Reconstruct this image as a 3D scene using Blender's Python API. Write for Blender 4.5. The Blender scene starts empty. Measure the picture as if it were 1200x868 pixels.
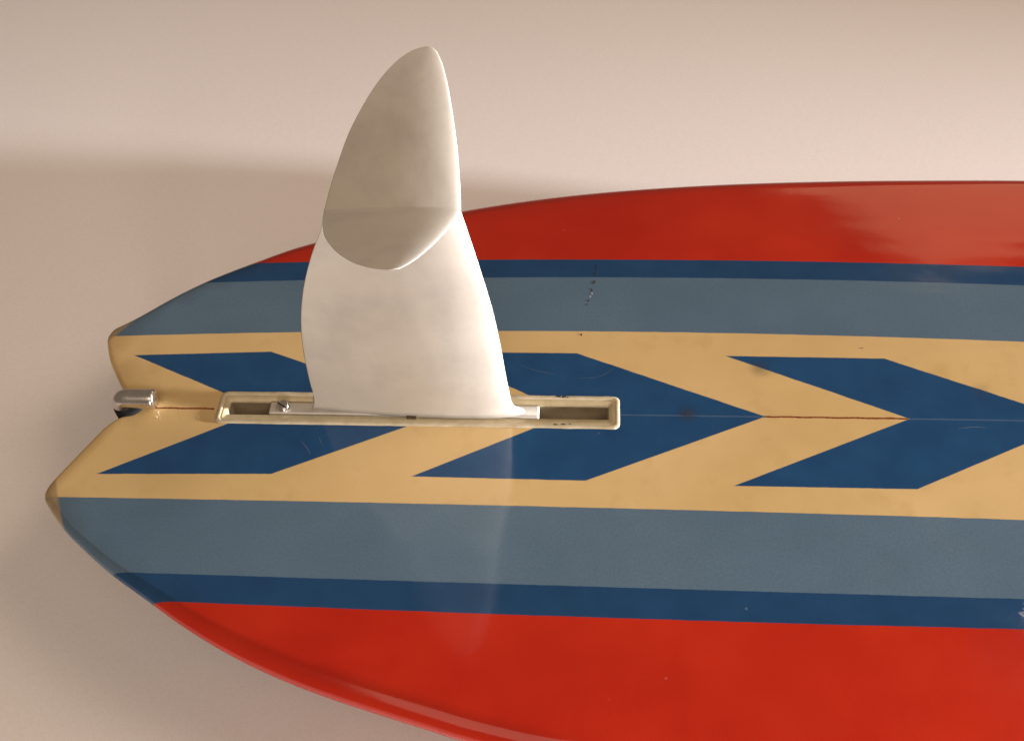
import bpy, bmesh, math, random
from mathutils import Vector, Matrix, noise
from mathutils.geometry import delaunay_2d_cdt

# ------------------------------------------------------------------ frame
# Board frame (centimetres): x along the stringer towards the nose, y across, z out of
# the board's bottom.  World: the wall is vertical, board-z points out of it (-Y),
# board-y points up (+Z).
CM = 0.01
LIFT = 1.9                                   # the board hangs at this height (m)
ROT = Matrix.Translation((0, 0, LIFT)) @ Matrix.Rotation(math.pi/2, 4, 'X')
def W(x, y, z): return ROT @ Vector((x*CM, y*CM, z*CM))

scene = bpy.context.scene
COL = scene.collection

# ------------------------------------------------------------------ camera
cd = bpy.data.cameras.new('camera'); cam = bpy.data.objects.new('camera', cd); COL.objects.link(cam)
r = Vector((0.997408, 0.053578, -0.048022)); u = Vector((-0.011531, 0.777845, 0.62835)); b = r.cross(u)
m = Matrix((( r.x, u.x, b.x), (r.y, u.y, b.y), (r.z, u.z, b.z))).to_4x4()
m.translation = Vector((10.99915, -40.50587, 54.70358))*CM
cam.matrix_world = ROT @ m
cd.sensor_width = 36; cd.lens = 36*1250/1200; cd.clip_start = 0.01; cd.clip_end = 100
scene.camera = cam

# ------------------------------------------------------------------ light
world = bpy.data.worlds.new('World'); scene.world = world; world.use_nodes = True
bg = world.node_tree.nodes['Background']
bg.inputs[0].default_value = (1.0, 0.76, 0.56, 1); bg.inputs[1].default_value = 0.19

def area(name, pos, target, size, size_y, power, color):
    l = bpy.data.lights.new(name, 'AREA'); l.shape = 'RECTANGLE'; l.size = size; l.size_y = size_y
    l.energy = power; l.color = color
    o = bpy.data.objects.new(name, l); COL.objects.link(o)
    p = W(*pos); t = W(*target)
    o.location = p; o.rotation_euler = (t-p).to_track_quat('-Z', 'Y').to_euler()
    return o
# reflector lamp at the right, close to the wall: blown-out leading edges, board's long shadow to the left
side = area('lamp_side', (330, -14.6, 19.8), (-60, -22, 0), 0.11, 0.11, 28, (1.0, 0.95, 0.97))
side.data.spread = math.radians(36)
# light from below, almost in the plane of the board: lights the side of the fin
area('lamp_low', (27, -178, 20), (0, 0, 9), 0.50, 0.30, 18, (1.0, 0.88, 0.82))
# broad soft warm light of the room, from in front of the wall
area('lamp_front', (20, -130, 185), (0, 0, 0), 2.4, 1.2, 14.5, (1.0, 0.76, 0.58))
room = area('lamp_room', (160, 30, 165), (-30, 0, 0), 1.0, 1.0, 4.2, (1.0, 0.79, 0.64))
room.data.spread = math.radians(80)
# ceiling light above and to the right, mirrored in the gloss of the board
area('lamp_ceiling', (150, 240, 120), (30, 10, 0), 1.5, 0.9, 6, (1.0, 0.68, 0.40))

scene.render.engine = 'CYCLES'
scene.view_settings.view_transform = 'Standard'; scene.view_settings.look = 'None'
scene.view_settings.gamma = 1; scene.view_settings.exposure = 0.0

# ------------------------------------------------------------------ helpers
class NT:
    """small wrapper to write shader maths"""
    def __init__(s, name):
        s.mat = bpy.data.materials.new(name); s.mat.use_nodes = True
        s.t = s.mat.node_tree; s.n = s.t.nodes; s.l = s.t.links
        s.bsdf = s.n['Principled BSDF']
    def put(s, sock, v):
        if hasattr(v, 'links') or isinstance(v, bpy.types.NodeSocket): s.l.new(v, sock)
        else: sock.default_value = v
    def math(s, op, a, b=0.0, c=None, clamp=False):
        n = s.n.new('ShaderNodeMath'); n.operation = op; n.use_clamp = clamp
        s.put(n.inputs[0], a); s.put(n.inputs[1], b)
        if c is not None: s.put(n.inputs[2], c)
        return n.outputs[0]
    def maprange(s, v, a, b, c=0.0, d=1.0, smooth=False):
        n = s.n.new('ShaderNodeMapRange'); n.interpolation_type = 'SMOOTHSTEP' if smooth else 'LINEAR'
        s.put(n.inputs[0], v)
        for i, x in enumerate((a, b, c, d)): n.inputs[i+1].default_value = x
        return n.outputs[0]
    def mix(s, f, a, b):
        n = s.n.new('ShaderNodeMix'); n.data_type = 'RGBA'
        s.put(n.inputs[0], f); s.put(n.inputs[6], a); s.put(n.inputs[7], b)
        return n.outputs[2]
    def coords(s):
        n = s.n.new('ShaderNodeTexCoord'); return n.outputs['Object']
    def noise(s, scale, detail=2.0, rough=0.5, vec=None, dim='3D'):
        n = s.n.new('ShaderNodeTexNoise'); n.noise_dimensions = dim
        n.inputs['Scale'].default_value = scale; n.inputs['Detail'].default_value = detail
        n.inputs['Roughness'].default_value = rough
        s.l.new(vec if vec is not None else s.coords(), n.inputs['Vector'])
        return n.outputs['Fac']
    def bump(s, h, dist, strength=1.0, normal=None):
        n = s.n.new('ShaderNodeBump'); n.inputs['Strength'].default_value = strength
        n.inputs['Distance'].default_value = dist; s.l.new(h, n.inputs['Height'])
        if normal is not None: s.l.new(normal, n.inputs['Normal'])
        return n.outputs[0]
    def set(s, **kw):
        for k, v in kw.items(): s.put(s.bsdf.inputs[k.replace('_', ' ')], v)
        return s.mat

def rgba(r, g, b): return (r, g, b, 1.0)

def mesh_obj(name, verts, faces, mat, parent=None, smooth=True):
    me = bpy.data.meshes.new(name)
    me.from_pydata([(x*CM, y*CM, z*CM) for x, y, z in verts], [], faces)
    bm = bmesh.new(); bm.from_mesh(me); bmesh.ops.recalc_face_normals(bm, faces=bm.faces)
    bm.to_mesh(me); bm.free()
    if smooth: me.shade_smooth()
    me.materials.append(mat)
    o = bpy.data.objects.new(name, me); COL.objects.link(o)
    if parent is None: o.matrix_world = ROT
    else: o.parent = parent
    return o

def loft(loops, cap0=True, cap1=True):
    """closed loops with equal point counts -> verts, faces"""
    V = []; F = []; n = len(loops[0])
    for L in loops: V += L
    for k in range(len(loops)-1):
        a = k*n; c = a+n
        for i in range(n):
            j = (i+1) % n
            F.append((a+i, a+j, c+j, c+i))
    if cap0: F.append(tuple(range(n))[::-1])
    if cap1: F.append(tuple(range((len(loops)-1)*n, len(loops)*n)))
    return V, F

def catmull(P, per=6):
    """dense smooth curve through 2D points"""
    out = []
    for i in range(len(P)-1):
        p0 = P[max(i-1, 0)]; p1 = P[i]; p2 = P[i+1]; p3 = P[min(i+2, len(P)-1)]
        for k in range(per):
            t = k/per
            out.append(tuple(0.5*((2*p1[d])+(-p0[d]+p2[d])*t+(2*p0[d]-5*p1[d]+4*p2[d]-p3[d])*t*t
                       +(-p0[d]+3*p1[d]-3*p2[d]+p3[d])*t**3) for d in (0, 1)))
    out.append(tuple(P[-1])); return out

def interp(T, x):
    """smooth interpolation in a table of (x, value) sorted by x"""
    if x <= T[0][0]: return T[0][1]
    if x >= T[-1][0]: return T[-1][1]
    for i in range(len(T)-1):
        if T[i][0] <= x <= T[i+1][0]: break
    x1, y1 = T[i]; x2, y2 = T[i+1]
    def slope(j):
        if j <= 0: return (T[1][1]-T[0][1])/(T[1][0]-T[0][0])
        if j >= len(T)-1: return (T[-1][1]-T[-2][1])/(T[-1][0]-T[-2][0])
        return (T[j+1][1]-T[j-1][1])/(T[j+1][0]-T[j-1][0])
    h = x2-x1; t = (x-x1)/h; m1 = slope(i)*h; m2 = slope(i+1)*h
    return (2*t**3-3*t*t+1)*y1+(t**3-2*t*t+t)*m1+(-2*t**3+3*t*t)*y2+(t**3-t*t)*m2

def smoothstep(a, b, x):
    t = max(0, min(1, (x-a)/(b-a))); return t*t*(3-2*t)

# ------------------------------------------------------------------ materials
def mat_wall():
    m = NT('painted_wall'); co = m.coords()
    big = m.noise(2.2, 3, 0.55, co); fine = m.noise(420, 3, 0.6, co); mid = m.noise(150, 2, 0.5, co)
    col = m.mix(m.maprange(big, 0.3, 0.7), rgba(0.825, 0.79, 0.775), rgba(0.845, 0.815, 0.80))
    spk = m.maprange(m.noise(900, 1, 0.5, co), 0.35, 0.65, 0.0, 0.6)
    col = m.mix(spk, col, rgba(0.76, 0.725, 0.71))
    n = m.bump(mid, 0.00010, 0.5); n = m.bump(fine, 0.00005, 0.5, n)
    return m.set(Base_Color=col, Roughness=0.62, Specular_IOR_Level=0.3, Normal=n)

# stripes: edge curves y(x) in cm, measured on both halves of the board
UP = [(-0.000727, 0.019642, 13.8408), (-0.000802, 0.022684, 12.0148), (-0.000739, 0.017142, 6.9907)]
LO = [(0.000214, -0.009916, -13.7660), (0.00004, -0.005064, -11.9330), (-0.000166, -0.00097, -6.7706)]
CHEV = [[(-19.96, 4.57), (-10.48, 5.01), (2.0, 0.1), (-10.0, 0.1)],
        [(-19.64, -5.09), (-8.52, -4.84), (2.0, 0.1), (-10.0, 0.1)],
        [(0.5, 5.15), (10.25, 5.15), (22.17, 0.12), (9.9, 0.12)],
        [(0.24, -4.84), (10.92, -4.91), (22.17, 0.12), (9.9, 0.12)],
        [(20.03, 5.05), (30.26, 4.97), (41.2, 0.1), (31.04, 0.12)],
        [(19.82, -5.08), (30.57, -5.07), (41.2, 0.1), (31.04, 0.12)]]
for k in (1, 2):
    for q in (4, 5): CHEV.append([(x+20.2*k, y) for x, y in CHEV[q]])

def mat_board():
    m = NT('glossed_board'); co = m.coords()
    sep = m.n.new('ShaderNodeSeparateXYZ'); m.l.new(co, sep.inputs[0])
    wob = m.math('MULTIPLY', m.math('SUBTRACT', m.noise(60, 2, 0.6, co), 0.5), 0.06)
    wob2 = m.math('MULTIPLY', m.math('SUBTRACT', m.noise(340, 2, 0.6, co), 0.5), 0.025)
    w = m.math('ADD', wob, wob2)
    X0 = m.math('MULTIPLY', sep.outputs[0], 100.0); Y0 = m.math('MULTIPLY', sep.outputs[1], 100.0)
    X = m.math('ADD', X0, w); Y = m.math('ADD', Y0, w)
    Xc = m.math('MINIMUM', X, 62.0)
    X2 = m.math('MULTIPLY', Xc, Xc)
    def edge(c):
        return m.math('ADD', m.math('MULTIPLY', X2, c[0]), m.math('MULTIPLY_ADD', Xc, c[1], c[2]))
    E = 0.022
    def beyond(c, sgn):
        d = m.math('SUBTRACT', Y, edge(c)); 
        if sgn < 0: d = m.math('MULTIPLY', d, -1.0)
        return m.maprange(d, -E, E)
    band = [m.math('MAXIMUM', beyond(UP[i], 1), beyond(LO[i], -1)) for i in range(3)]   # red, blue, grey
    # chevrons: union of convex quads
    chev = None
    for q in CHEV:
        cx = sum(p[0] for p in q)/4; cy = sum(p[1] for p in q)/4; d = None
        for i in range(4):
            (x1, y1), (x2, y2) = q[i], q[(i+1) % 4]
            nx, ny = y2-y1, x1-x2; L = math.hypot(nx, ny); nx /= L; ny /= L; c = -(nx*x1+ny*y1)
            if nx*cx+ny*cy+c > 0: nx, ny, c = -nx, -ny, -c
            if abs(ny) > 0.999 and abs(y1) < 0.3: c -= 0.06     # let the two halves meet
            h = m.math('ADD', m.math('MULTIPLY', X, nx), m.math('MULTIPLY_ADD', Y, ny, c))
            d = h if d is None else m.math('MAXIMUM', d, h)
        chev = d if chev is None else m.math('MINIMUM', chev, d)
    chevf = m.maprange(chev, E, -E)
    # colours, each with its own slight unevenness of pigment
    v1 = m.noise(9, 3, 0.55, co); v2 = m.noise(38, 4, 0.6, co); v3 = m.noise(700, 2, 0.6, co)
    cream = m.mix(m.maprange(v1, 0.3, 0.7), rgba(0.4811, 0.3333, 0.1380), rgba(0.5524, 0.3897, 0.1786))
    cream = m.mix(m.maprange(v2, 0.55, 0.8, 0, 0.35), cream, rgba(0.3607, 0.2216, 0.0651))
    blue = m.mix(m.maprange(v2, 0.3, 0.7), rgba(0.0070, 0.0436, 0.1154), rgba(0.0108, 0.0578, 0.1445))
    navy = m.mix(m.maprange(v2, 0.3, 0.7), rgba(0.0073, 0.0392, 0.0986), rgba(0.0103, 0.0491, 0.1210))
    grey = m.mix(m.maprange(v1, 0.3, 0.7), rgba(0.0725, 0.1235, 0.1749), rgba(0.0915, 0.1463, 0.1996))
    grey = m.mix(m.maprange(v3, 0.35, 0.7, 0, 0.36), grey, rgba(0.0451, 0.0803, 0.1133))
    red = m.mix(m.maprange(v1, 0.3, 0.7), rgba(0.3402, 0.0104, 0.0027), rgba(0.4212, 0.0207, 0.0052))
    # pale line of the glued stringer under the blue
    line = m.maprange(m.math('ABSOLUTE', m.math('SUBTRACT', Y, 0.1)), 0.02, 0.07, 0.22, 0.0)
    blue = m.mix(line, blue, rgba(0.20, 0.24, 0.28))
    c = m.mix(chevf, cream, blue)
    c = m.mix(band[2], c, grey); c = m.mix(band[1], c, navy); c = m.mix(band[0], c, red)
    # worn resin on the two tail points
    tip = None
    for (ax, ay, nx, ny) in ((-21.75, 6.3, -0.83, 0.55), (-21.75, -6.35, -0.90, -0.42)):
        h = m.math('ADD', m.math('MULTIPLY', m.math('SUBTRACT', X, ax), nx), m.math('MULTIPLY', m.math('SUBTRACT', Y, ay), ny))
        h = m.math('ADD', h, m.math('MULTIPLY', w, 3.0))
        t = m.maprange(h, -0.05, 0.10)
        tip = t if tip is None else m.math('MAXIMUM', tip, t)
    tipc = m.mix(m.maprange(v2, 0.35, 0.65), rgba(0.21, 0.145, 0.07), rgba(0.38, 0.27, 0.13))
    c = m.mix(m.math('MULTIPLY', tip, 0.8), c, tipc)
    # bruises in the foam
    for (ax, ay, rr, f) in ((17.3, 0.25, 0.8, 0.6), (22.2, 4.1, 1.1, 0.45), (35.8, 2.3, 0.9, 0.25)):
        dx = m.math('SUBTRACT', X, ax); dy = m.math('SUBTRACT', Y, ay)
        d = m.math('SQRT', m.math('ADD', m.math('MULTIPLY', dx, dx), m.math('MULTIPLY', dy, dy)))
        d = m.math('ADD', d, m.math('MULTIPLY', w, 6.0))
        c = m.mix(m.maprange(d, 0.0, rr, f, 0.0, True), c, rgba(0.03, 0.03, 0.03))
    # white specks and fine scuffs in the gloss coat
    vo = m.n.new('ShaderNodeTexVoronoi'); vo.inputs['Scale'].default_value = 55; m.l.new(co, vo.inputs['Vector'])
    sp = m.math('MULTIPLY', m.maprange(vo.outputs['Distance'], 0.035, 0.06, 1.0, 0.0),
                m.maprange(m.noise(14, 2, 0.5, co), 0.60, 0.64))
    c = m.mix(m.math('MULTIPLY', sp, 0.12), c, rgba(0.55, 0.52, 0.48))
    scu = m.maprange(m.math('ADD', m.math('MULTIPLY', m.math('ABSOLUTE', m.math('SUBTRACT', X, 35.0)), 1.3),
                     m.math('ABSOLUTE', m.math('SUBTRACT', Y, -13.0))), 0.9, 0.2)
    scu = m.math('MULTIPLY', scu, m.maprange(m.noise(500, 3, 0.7, co), 0.5, 0.62))
    c = m.mix(m.math('MULTIPLY', scu, 0.6), c, rgba(0.6, 0.6, 0.58))
    # gloss: wavy resin and the print of the glass weave
    wm = m.n.new('ShaderNodeMapping'); wm.inputs['Scale'].default_value = (5.5, 20, 10); wm.inputs['Rotation'].default_value = (0, 0, 0.12); m.l.new(co, wm.inputs[0])
    wave = m.noise(1.0, 2, 0.5, wm.outputs[0]); weave = m.noise(420, 2, 0.5, co); lump = m.noise(75, 2, 0.5, co)
    n = m.bump(wave, 0.0012, 0.7); n = m.bump(lump, 0.00005, 0.6, n); n = m.bump(weave, 0.00002, 0.6, n)
    ro = m.maprange(m.noise(30, 3, 0.6, co), 0.3, 0.7, 0.08, 0.14)
    return m.set(Base_Color=c, Roughness=ro, IOR=1.5, Normal=n)

def mat_simple(name, c1, c2, rough, scale=60, metal=0.0, bump=0.0, spec=0.5, detail=3, sss=0.0):
    m = NT(name); co = m.coords()
    f = m.noise(scale, detail, 0.6, co)
    kw = dict(Base_Color=m.mix(m.maprange(f, 0.3, 0.7), rgba(*c1), rgba(*c2)), Roughness=rough, Metallic=metal, Specular_IOR_Level=spec)
    if bump: kw['Normal'] = m.bump(m.noise(scale*4, 3, 0.6, co), bump, 0.6)
    if sss:
        kw['Subsurface_Weight'] = sss; kw['Subsurface_Scale'] = 0.004
    return m.set(**kw)

def mat_fin():
    m = NT('moulded_fin'); co = m.coords()
    v = m.noise(16, 4, 0.6, co); s = m.noise(45, 4, 0.65, co); f = m.noise(260, 2, 0.6, co)
    c = m.mix(m.maprange(v, 0.3, 0.7), rgba(0.47, 0.44, 0.38), rgba(0.53, 0.505, 0.45))
    c = m.mix(m.maprange(m.noise(22, 5, 0.62, co), 0.47, 0.66, 0, 0.6), c, rgba(0.38, 0.355, 0.32))
    n = m.bump(m.noise(35, 2, 0.5, co), 0.0004, 0.4); n = m.bump(f, 0.00005, 0.5, n)
    return m.set(Base_Color=c, Roughness=m.maprange(s, 0.3, 0.7, 0.32, 0.46), Normal=n)

M_WALL = mat_wall(); M_BOARD = mat_board(); M_FIN = mat_fin()
M_STRING = mat_simple('red_glue_line', (0.11, 0.022, 0.007), (0.22, 0.06, 0.018), 0.2, 260)
M_BOX = mat_simple('cast_resin', (0.39, 0.32, 0.18), (0.48, 0.405, 0.25), 0.25, 90, bump=0.0001)
M_LIP = mat_simple('milky_resin_bead', (0.40, 0.335, 0.205), (0.50, 0.44, 0.31), 0.45, 120, bump=0.00012, sss=0.05)
M_SLOT = mat_simple('slot_plastic', (0.22, 0.18, 0.115), (0.32, 0.265, 0.18), 0.5, 80)
M_CHROME = mat_simple('chrome', (0.62, 0.59, 0.57), (0.72, 0.70, 0.68), 0.22, 120, 1.0)
M_DARK = mat_simple('dark_slot', (0.012, 0.010, 0.008), (0.03, 0.025, 0.02), 0.6)
M_BRASS = mat_simple('tarnished_pin', (0.05, 0.03, 0.015), (0.10, 0.06, 0.03), 0.5, 200, 0.3)
M_RUBBER = mat_simple('black_rubber', (0.006, 0.007, 0.007), (0.012, 0.012, 0.012), 0.85, 150, spec=0.15)
M_CRACK = mat_simple('dirt_in_crack', (0.010, 0.012, 0.012), (0.03, 0.03, 0.028), 0.7, 300)
M_SCRATCH = mat_simple('dull_scratch', (0.05, 0.08, 0.12), (0.16, 0.18, 0.21), 0.7, 900, spec=0.2)
M_CHIP = mat_simple('dried_resin_chip', (0.62, 0.58, 0.5), (0.75, 0.7, 0.6), 0.35, 200)

# ------------------------------------------------------------------ wall
WZ = -8.6
def build_wall():
    nx, ny = 60, 40; V = []; F = []
    X0, X1, Y0, Y1 = -170, 330, -190, 210
    for z in (WZ, WZ-6):
        V += [(X0, Y0, z), (X1, Y0, z), (X1, Y1, z), (X0, Y1, z)]
    F = [(0, 1, 2, 3), (7, 6, 5, 4), (0, 4, 5, 1), (1, 5, 6, 2), (2, 6, 7, 3), (3, 7, 4, 0)]
    o = mesh_obj('wall', V, F, M_WALL, smooth=False)
    o['kind'] = 'structure'
    return o
wall = build_wall()

# ------------------------------------------------------------------ surfboard
board = bpy.data.objects.new('surfboard', None); COL.objects.link(board)
board.matrix_world = ROT; board.empty_display_size = 0.1
board['label'] = 'glossy red, blue and cream striped surfboard with a swallow tail and white winged fin'
board['category'] = 'surfboard'

BOX_C = (0.0, 0.24)                          # centre of the fin box
def rrect(cx, cy, hx, hy, rad, z, seg=6):
    out = []
    for (sx, sy, a0) in ((1, 1, 0), (-1, 1, 90), (-1, -1, 180), (1, -1, 270)):
        for k in range(seg+1):
            a = math.radians(a0+90*k/seg)
            out.append((cx+sx*(hx-rad)+rad*math.cos(a), cy+sy*(hy-rad)+rad*math.sin(a), z))
    return out

def belly(y):
    d = max(abs(y)-9.0, 0.0)
    return -0.0022*d*d

def build_body():
    upper = [(-22.3, 5.86), (-22.4, 6.45), (-22.16, 7.08), (-21.54, 7.59), (-20.49, 8.48), (-18.52, 10.35), (-16.36, 12.07),
             (-13.33, 14.01), (-10.06, 15.85), (-4.52, 17.95), (1.3, 19.72), (6.33, 20.92), (11.54, 21.8), (16.75, 22.4),
             (21.31, 22.78), (25.84, 23.02), (30.97, 23.18), (37.32, 23.25), (43.58, 23.22), (52, 22.95), (64, 22.6), (80, 21.2), (100, 17.5),
             (120, 11.8), (133, 5.8), (138.4, 1.8), (139, 0)]
    lower = [(-22.5, -5.9), (-22.6, -6.7), (-21.81, -7.71), (-20.49, -9.04), (-19.03, -10.2), (-16.97, -11.71), (-14.45, -13.26),
             (-12.01, -14.76), (-9.7, -16.0), (-7.5, -17.01), (-5.12, -17.93), (-2.83, -18.68), (-0.6, -19.33), (2.52, -20.2),
             (5.33, -20.95), (10, -21.8), (16, -22.1), (24, -22.6), (34, -22.85), (44, -22.9), (52, -22.7), (64, -22.4), (80, -21.0), (100, -17.3),
             (120, -11.6), (133, -5.7), (138.4, -1.8), (139, 0)]
    notch = [(-22.3, 5.86), (-21.95, 4.96), (-21.48, 3.98), (-20.82, 2.94), (-20.01, 1.78), (-19.0, 0.75), (-18.35, 0.2),
             (-19.0, -0.25), (-20.1, -1.15), (-21.05, -2.9), (-21.7, -4.2), (-22.15, -5.1), (-22.5, -5.9)]
    lo = catmull(lower, 5); up = catmull(upper, 5)[::-1]; no = catmull(notch, 4)
    ring = lo[:-1]+up[:-1]+no[:-1]           # counter-clockwise
    # the rounded belly drops towards the rails: keep the outline where it is seen
    ring = [(x, y-belly(y)*0.8) for x, y in ring]
    n = len(ring); R = [Vector(p) for p in ring]
    nor = []
    for i in range(n):
        t = (R[(i+1) % n]-R[i-1]).normalized(); nor.append(Vector((t.y, -t.x)))
    def params(p):
        k = smoothstep(-22.5, -2, p.x)*(1-0.5*smoothstep(105, 139, p.x))
        inner = p.x < -17.5 and abs(p.y) < 6.2
        rin = 0.45+1.0*k; t = 0.45+0.45*k; t2 = 0.55+1.6*k; r2 = 0.7+2.6*k
        if inner: rin, t, t2, r2 = 0.32, 0.3, 0.9, 0.3
        return rin, t, r2, t2
    P = [params(p) for p in R]
    for _ in range(3):
        P = [tuple((P[i-1][k]+2*P[i][k]+P[(i+1) % n][k])/4 for k in range(4)) for i in range(n)]
    def zb(x, y): return belly(y)
    loops = []
    steps = 7
    for s in range(steps, 0, -1):            # deck side, thickest loop first
        a = math.radians(90*s/steps); L = []
        for i in range(n):
            rin, t, r2, t2 = P[i]
            q = R[i]-nor[i]*(r2*(1-math.cos(a))); L.append((q.x, q.y, zb(q.x, q.y)-t-t2*math.sin(a)))
        loops.append(L)
    for s in range(0, 9):                    # apex and roll to the bottom
        a = math.radians(90*s/8); L = []
        for i in range(n):
            rin, t, r2, t2 = P[i]
            q = R[i]-nor[i]*(rin*(1-math.cos(a))); L.append((q.x, q.y, zb(q.x, q.y)-t*(1-math.sin(a))))
        loops.append(L)
    V, F = loft(loops, cap0=True, cap1=False)
    base = (len(loops)-1)*n
    inner = loops[-1]
    # flat bottom: constrained triangulation with the opening for the fin box left out
    hole = [(x, y) for x, y, z in rrect(BOX_C[0], BOX_C[1], 12.85, 1.12, 0.25, 0)]
    pts = [Vector((x, y)) for x, y, z in inner]+[Vector(p) for p in hole]
    nh = len(hole)
    edges = [(i, (i+1) % n) for i in range(n)]+[(n+i, n+(i+1) % nh) for i in range(nh)]
    poly = [(x, y) for x, y, z in inner]
    def inside(x, y, Q):
        c = False; j = len(Q)-1
        for i in range(len(Q)):
            if (Q[i][1] > y) != (Q[j][1] > y) and x < (Q[j][0]-Q[i][0])*(y-Q[i][1])/(Q[j][1]-Q[i][1])+Q[i][0]: c = not c
            j = i
        return c
    step = 1.5
    y = -24.0
    row = 0
    while y < 24:
        x = -23.0+(row % 2)*step/2
        while x < 139:
            if x < 50 or row % 3 == 0:
                if inside(x, y, poly) and not (abs(x-BOX_C[0]) < 13.4 and abs(y-BOX_C[1]) < 1.7):
                    if min((x-q[0])**2+(y-q[1])**2 for q in poly) > 0.25: pts.append(Vector((x, y)))
            x += step if x < 50 else 4
        y += step; row += 1
    vv, ee, ff, ov, oe, of = delaunay_2d_cdt(pts, edges, [], 0, 1e-5)
    idx = []
    for k, v in enumerate(vv):
        o = [q for q in ov[k] if q < n]
        if o: idx.append(base+o[0])
        else:
            idx.append(len(V)); V.append((v.x, v.y, zb(v.x, v.y)))
    for f in ff:
        cx = sum(vv[k].x for k in f)/len(f); cy = sum(vv[k].y for k in f)/len(f)
        if inside(cx, cy, poly) and not inside(cx, cy, hole): F.append(tuple(idx[k] for k in f))
    return mesh_obj('board_body', V, F, M_BOARD, board)
body = build_body()

# stringer: wood strip with its red glue line, seen where the foam is left clear
def build_stringer():
    rnd = random.Random(3)
    for (x0, x1) in ((-17.9, -13.3), (22.25, 30.95)):
        V = []; F = []; k = int((x1-x0)/0.12)
        for i in range(k+1):
            x = x0+(x1-x0)*i/k; w = 0.042+0.028*rnd.random(); c = 0.11+0.012*math.sin(x*3)+0.015*(rnd.random()-0.5)
            V += [(x, c-w, 0.012), (x, c+w, 0.012), (x, c+w, -0.05), (x, c-w, -0.05)]
            if i:
                a = 4*(i-1)
                for q in range(4): F.append((a+q, a+(q+1) % 4, a+4+(q+1) % 4, a+4+q))
        F += [(0, 1, 2, 3), tuple(range(4*k, 4*k+4))]
        mesh_obj('stringer', V, F, M_STRING, board, smooth=False)
build_stringer()

# crack: flecks of dirt along an old fracture
def fleck(pts, rnd, mat, name, sz, parent, z=None):
    for (x, y, a, b2) in pts:
        k = 9; V = []; F = []; z0 = belly(y) if z is None else z
        for i in range(k):
            t = 2*math.pi*i/k; rr = sz*(0.6+0.8*rnd.random())
            V.append((x+rr*a*math.cos(t), y+rr*b2*math.sin(t), z0+0.008))
        V.append((x, y, z0+0.018))
        for i in range(k): F.append((i, (i+1) % k, k))
        mesh_obj(name, V, F, mat, parent)
rnd = random.Random(7)
cr = [(11.66, 13.3), (11.6, 12.95), (11.55, 12.6), (11.5, 12.5), (11.38, 11.75), (11.33, 11.6), (11.2, 10.95), (11.0, 9.9), (10.92, 9.55), (10.5, 6.8)]
fleck([(x+0.05*(rnd.random()-.5), y, 0.7+0.8*rnd.random(), 0.9+1.3*rnd.random()) for x, y in cr], rnd, M_CRACK, 'crack', 0.062, board)
fleck([(17.28, 0.25, 1.3, 0.9), (17.05, 0.33, 0.7, 0.5), (28.97, 5.83, 1.6, 0.4)], rnd, M_CRACK, 'chip', 0.075, board)
fleck([(11.22, 10.6, 0.8, 1.6), (11.1, 10.3, 0.8, 1.2), (-14.2, -0.55, 1.5, 0.8), (-15.5, 5.9, 0.7, 0.7)], rnd, M_CHIP, 'resin_chip', 0.04, board)

# fine curved scratches in the gloss coat ahead of the fin
def scratch(P, w):
    C = catmull(P, 10); V = []; F = []; k = len(C)
    for i, (x, y) in enumerate(C):
        a = Vector(C[max(i-1, 0)]); c = Vector(C[min(i+1, k-1)]); t = (c-a).normalized()
        ww = w*math.sin(math.pi*(i+0.5)/k)*(0.6+0.5*rnd.random())
        V += [(x-t.y*ww, y+t.x*ww, 0.003), (x+t.y*ww, y-t.x*ww, 0.003), (x, y, 0.0035)]
        if i:
            o = 3*(i-1); F += [(o, o+2, o+5, o+3), (o+2, o+1, o+4, o+5)]
    mesh_obj('scratch', V, F, M_SCRATCH, board)
scratch([(6.3, 4.25), (7.2, 3.75), (8.3, 3.45), (9.0, 3.35)], 0.012)
scratch([(10.2, 3.05), (11.4, 3.1), (12.2, 3.45), (12.75, 4.1)], 0.014)
scratch([(33.8, -0.6), (34.8, -0.45), (35.6, -0.5)], 0.02)
scratch([(-7.2, -2.2), (-6.6, -2.9), (-6.3, -3.4)], 0.016)
scratch([(-6.0, -2.0), (-5.8, -2.4), (-5.6, -2.7)], 0.014)

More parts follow.
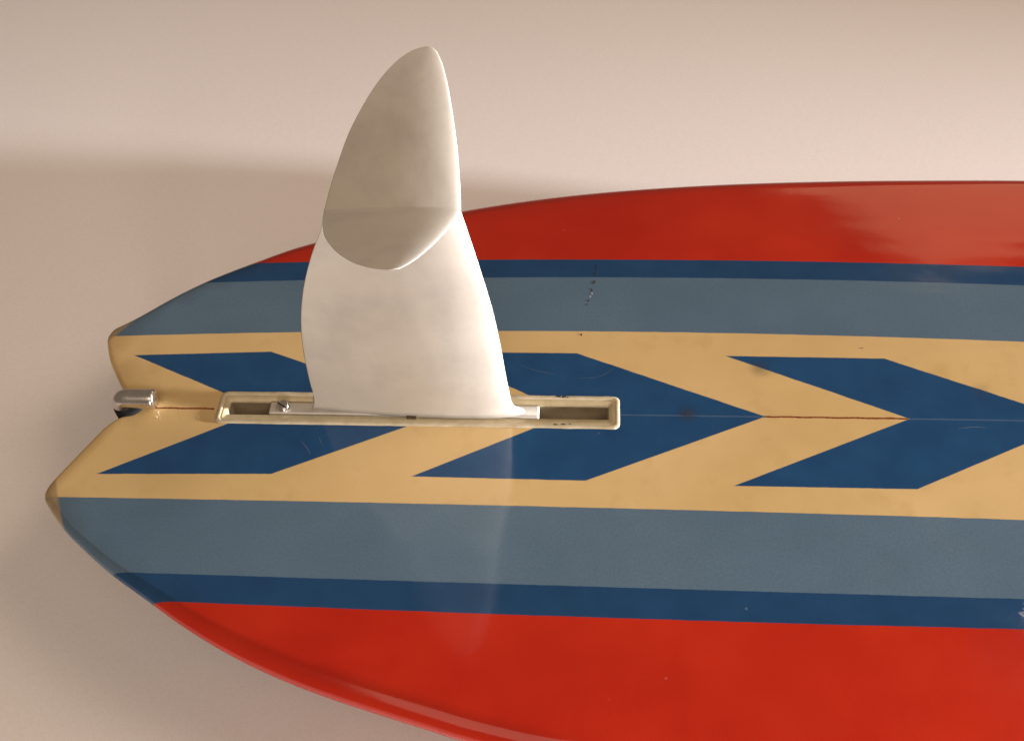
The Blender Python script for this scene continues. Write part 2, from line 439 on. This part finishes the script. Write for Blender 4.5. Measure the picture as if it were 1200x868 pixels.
# ------------------------------------------------------------------ fin box
def build_box():
    cx, cy = BOX_C
    box = rrect
    L = [rrect(cx, cy, 12.80, 1.07, 0.25, -1.9), rrect(cx, cy, 12.80, 1.07, 0.25, 0.02),
         rrect(cx, cy, 12.66, 0.92, 0.18, 0.05), rrect(cx, cy, 12.63, 0.89, 0.16, 0.035),
         rrect(cx, cy, 12.38, 0.58, 0.10, 0.03), rrect(cx, cy, 12.33, 0.53, 0.10, -0.14)]
    V, F = loft(L, True, False)
    o = mesh_obj('fin_box', V, F, M_BOX, board)
    S = [rrect(cx, cy, 12.34, 0.54, 0.10, -0.12), rrect(cx, cy, 12.31, 0.51, 0.10, -0.2), rrect(cx, cy, 12.30, 0.50, 0.10, -1.85)]
    V, F = loft(S, False, True)
    mesh_obj('slot', V, F, M_SLOT, o)
    # milky bead of resin round the box, a little uneven
    B = []
    prof = [(13.02, 1.28, -0.01), (13.05, 1.30, 0.02), (13.03, 1.28, 0.06), (12.96, 1.21, 0.085), (12.86, 1.11, 0.09), (12.78, 1.02, 0.08), (12.73, 0.97, 0.03)]
    for (hx, hy, z) in prof:
        ring = []
        dense = rrect(cx, cy, hx, hy, max(0.2, 0.42-(13.06-hx)*0.6), z, 8)
        # subdivide the long sides
        full = []
        for i in range(len(dense)):
            a = Vector(dense[i]); c = Vector(dense[(i+1) % len(dense)])
            k = 60 if (a-c).length > 5 else (6 if (a-c).length > 0.8 else 1)
            for q in range(k): full.append(a.lerp(c, q/k))
        for v in full:
            d = noise.noise(Vector((v.x*0.55, v.y*0.8, 0)))*0.035 + noise.noise(Vector((v.x*2.1, v.y*2, 5)))*0.018
            out = 1 if v.y > cy else -1
            ring.append((v.x, v.y+out*d*(1 if hy > 1.1 else 0.3), v.z+(d*0.6 if z > 0.02 else 0)))
        B.append(ring)
    V, F = loft(B, False, False)
    mesh_obj('resin_bead', V, F, M_LIP, o)
    r2 = random.Random(5)
    marks = [(9.1, 1.42, 1.6, .6), (9.45, 1.40, 1.4, .9), (9.7, 1.36, 1.0, .5), (9.0, -0.80, 1.4, .5), (9.5, -0.78, 1.6, .5), (9.9, -0.75, 1.0, .4)]
    fleck(marks, r2, M_CRACK, 'dirt_mark', 0.10, o, 0.088)
    return o
fbox = build_box()

# ------------------------------------------------------------------ winged fin
FY = 0.24
def foil(n=22):
    """unit chord section, u from 0 (leading) to 1 (trailing); returns list of (u, h) round the loop"""
    up = []
    for i in range(n+1):
        x = 0.5*(1-math.cos(math.pi*i/n))
        h = 5*(0.2969*math.sqrt(x)-0.126*x-0.3516*x*x+0.2843*x**3-0.1036*x**4)
        up.append((x, h+0.006*x))
    return up+[(x, -h) for x, h in up[-2:0:-1]]
FOIL = foil()
LE = [(0, 6.20), (1.5, 6.14), (3.66, 5.98), (6.73, 5.79), (9.73, 5.52), (12.31, 5.16), (14.92, 4.75), (17.3, 4.35)]
TE = [(0, -6.62), (1.5, -6.47), (2.73, -6.45), (5.1, -6.3), (7.49, -6.02), (9.75, -5.56), (11.89, -4.93), (14.24, -4.02), (16.08, -3.16), (17.3, -2.80)]

fin_loops = []
N = 46
for k in range(N+1):
    z = 0.02+17.15*k/N
    le = interp(LE, z); te = interp(TE, z); ch = le-te
    th = 0.082+0.012*smoothstep(14, 17.2, z)
    fl = math.exp(-max(z, 0)/0.32)
    le += 0.95*fl; te -= 0.25*fl; ch = le-te
    ht = 0.10*fl + 0.22*smoothstep(15.6, 17.2, z)**2
    fin_loops.append([(le-ch*uu, FY+(hh*th*ch)+(math.copysign(ht, hh) if 0.02 < uu < 0.97 else 0)*min(1, abs(hh)*2.5), z) for uu, hh in FOIL])
V, F = loft(fin_loops)
fin = mesh_obj('fin', V, F, M_FIN, board)

# foot that slides in the slot of the box
def build_foot():
    L = []
    for (g, z) in ((0.0, -1.5), (0.0, -0.03), (0.03, 0.02), (0.10, 0.05)):
        L.append(rrect(-0.86, FY, 8.78-g, 0.47-g, 0.10, z, 4))
    V, F = loft(L)
    mesh_obj('foot', V, F, M_FIN, fin)
build_foot()

WLE = [(-0.3, 4.40), (0, 4.37), (1.27, 4.27), (2.98, 4.06), (4.71, 3.76), (6.25, 3.42), (7.37, 3.08), (7.9, 2.83), (8.15, 2.65), (8.29, 2.42), (8.33, 2.2)]
WTE = [(-0.3, -2.82), (0, -2.79), (0.98, -2.63), (2.35, -2.27), (3.86, -1.79), (5.31, -1.10), (6.63, -0.27), (7.61, 0.62), (8.14, 1.42), (8.29, 1.9), (8.33, 2.15)]
def wing(sgn):
    loops = []; k = 0.51; e = 0.28
    S = [8.33*(1-(1-i/44)**1.6) for i in range(45)]
    for s in S:
        le = interp(WLE, s); te = interp(WTE, s); ch = max(le-te, 0.02)
        T = 0.054-0.008*s/8.33
        zc = 17.24+k*(math.sqrt(s*s+e*e)-e*0.5)
        dz = k*s/math.sqrt(s*s+e*e); L = math.hypot(1, dz); ny, nz = -dz/L, 1/L
        loop = []
        for uu, hh in FOIL:
            q = hh*T*ch
            loop.append((le-ch*uu, FY+sgn*(s+ny*q), zc+nz*q))
        loops.append(loop)
    V, F = loft(loops, cap0=False)
    return mesh_obj('wing', V, F, M_FIN, fin)
wing(1); wing(-1)

# screw that locks the foot: pan head with a straight slot
def build_screw():
    cx, cy, z0 = -8.72, FY+0.05, 0.04
    prof = [(0.36, 0.0), (0.42, 0.03), (0.42, 0.10), (0.37, 0.17), (0.26, 0.215), (0.12, 0.235)]
    tilt = Matrix.Rotation(math.radians(16), 4, 'X') @ Matrix.Rotation(math.radians(-10), 4, 'Y')
    def T(x, y, z):
        v = tilt @ Vector((x, y, z)); return (cx+v.x, cy+v.y, z0+0.08+v.z)
    L = [[T(rr*math.cos(2*math.pi*i/28), rr*math.sin(2*math.pi*i/28), z) for i in range(28)] for rr, z in prof]
    V, F = loft(L)
    mesh_obj('screw', V, F, M_CHROME, fin)
    a = math.radians(148); c, s = math.cos(a), math.sin(a)
    V = []
    for z in (0.15, 0.246):
        for (px, py) in ((-.37, -.05), (.37, -.05), (.37, .05), (-.37, .05)):
            zz = z if z < 0.2 else z
            V.append(T(px*c-py*s, px*s+py*c, zz))
    mesh_obj('screw_slot', V, [(0, 1, 2, 3), (4, 5, 6, 7), (0, 1, 5, 4), (1, 2, 6, 5), (2, 3, 7, 6), (3, 0, 4, 7)], M_DARK, fin, smooth=False)
build_screw()

# small pin showing at the fin's root
V = []
for z in (0.0, 0.14):
    for (px, py) in ((-.55, -.62), (0.10, -.62), (0.10, -.40), (-.55, -.40)): V.append((px, py+0.12, z))
mesh_obj('roll_pin', V, [(0, 1, 2, 3), (4, 5, 6, 7), (0, 1, 5, 4), (1, 2, 6, 5), (2, 3, 7, 6), (3, 0, 4, 7)], M_BRASS, fin, smooth=False)

# ------------------------------------------------------------------ wall hook
hook = bpy.data.objects.new('wall_hook', None); COL.objects.link(hook); hook.matrix_world = ROT @ Matrix.Translation((-0.199, 0.002, WZ*CM))
hook['label'] = 'chrome tipped hook in black rubber holding the surfboard by its tail notch'
hook['category'] = 'hook'
def tube(path, rad, seg=24):
    loops = []; n = len(path)
    for i in range(n):
        p = Vector(path[i]); t = (Vector(path[min(i+1, n-1)])-Vector(path[max(i-1, 0)])).normalized()
        s = Vector((0, 1, 0)); q = t.cross(s).normalized()
        rr = rad[i] if isinstance(rad, list) else rad
        loops.append([tuple(p+s*rr*math.cos(2*math.pi*k/seg)+q*rr*math.sin(2*math.pi*k/seg)) for k in range(seg)])
    return loft(loops)
ox, oy, oz = -19.9, 0.2, WZ
def part(name, V, F, mat):
    return mesh_obj(name, [(x-ox, y-oy, z-oz) for x, y, z in V], F, mat, hook)
zt = 0.72; yk = 0.30
hx = -19.42
path = [(hx, yk, zt-0.62), (hx, yk, zt-0.45)]
for i in range(1, 11):
    a = math.radians(90*i/10); path.append((hx+0.45*(1-math.cos(a)), yk, zt-0.45+0.45*math.sin(a)))
path += [(-18.7, yk, zt), (-18.2, yk, zt), (-17.7, yk, zt), (-17.35, yk, zt)]
rad = [0.66]*len(path)
for dx, rr in ((0.10, 0.655), (0.20, 0.63), (0.27, 0.57), (0.30, 0.50), (0.31, 0.30), (0.31, 0.05)):
    path.append((-17.35+dx, yk, zt)); rad.append(rr)
V, F = tube(path, rad); part('chrome_tip', V, F, M_CHROME)
L = []
for (z, g) in ((zt-0.52, 0.25), (zt-0.58, 0.08), (zt-0.66, 0.0), (-3.0, 0.0), (WZ+0.35, 0.0)):
    L.append([(-19.05+(1.0-g)*math.cos(2*math.pi*k/32), yk-0.12+(0.80-g)*math.sin(2*math.pi*k/32), z) for k in range(32)])
V, F = loft(L); part('rubber_sleeve', V, F, M_RUBBER)
L = [[(hx+rr*math.cos(2*math.pi*k/32), yk+rr*math.sin(2*math.pi*k/32), z) for k in range(32)] for rr, z in ((1.9, WZ+0.02), (1.9, WZ+0.25), (1.75, WZ+0.4))]
V, F = loft(L); part('wall_plate', V, F, M_CHROME)
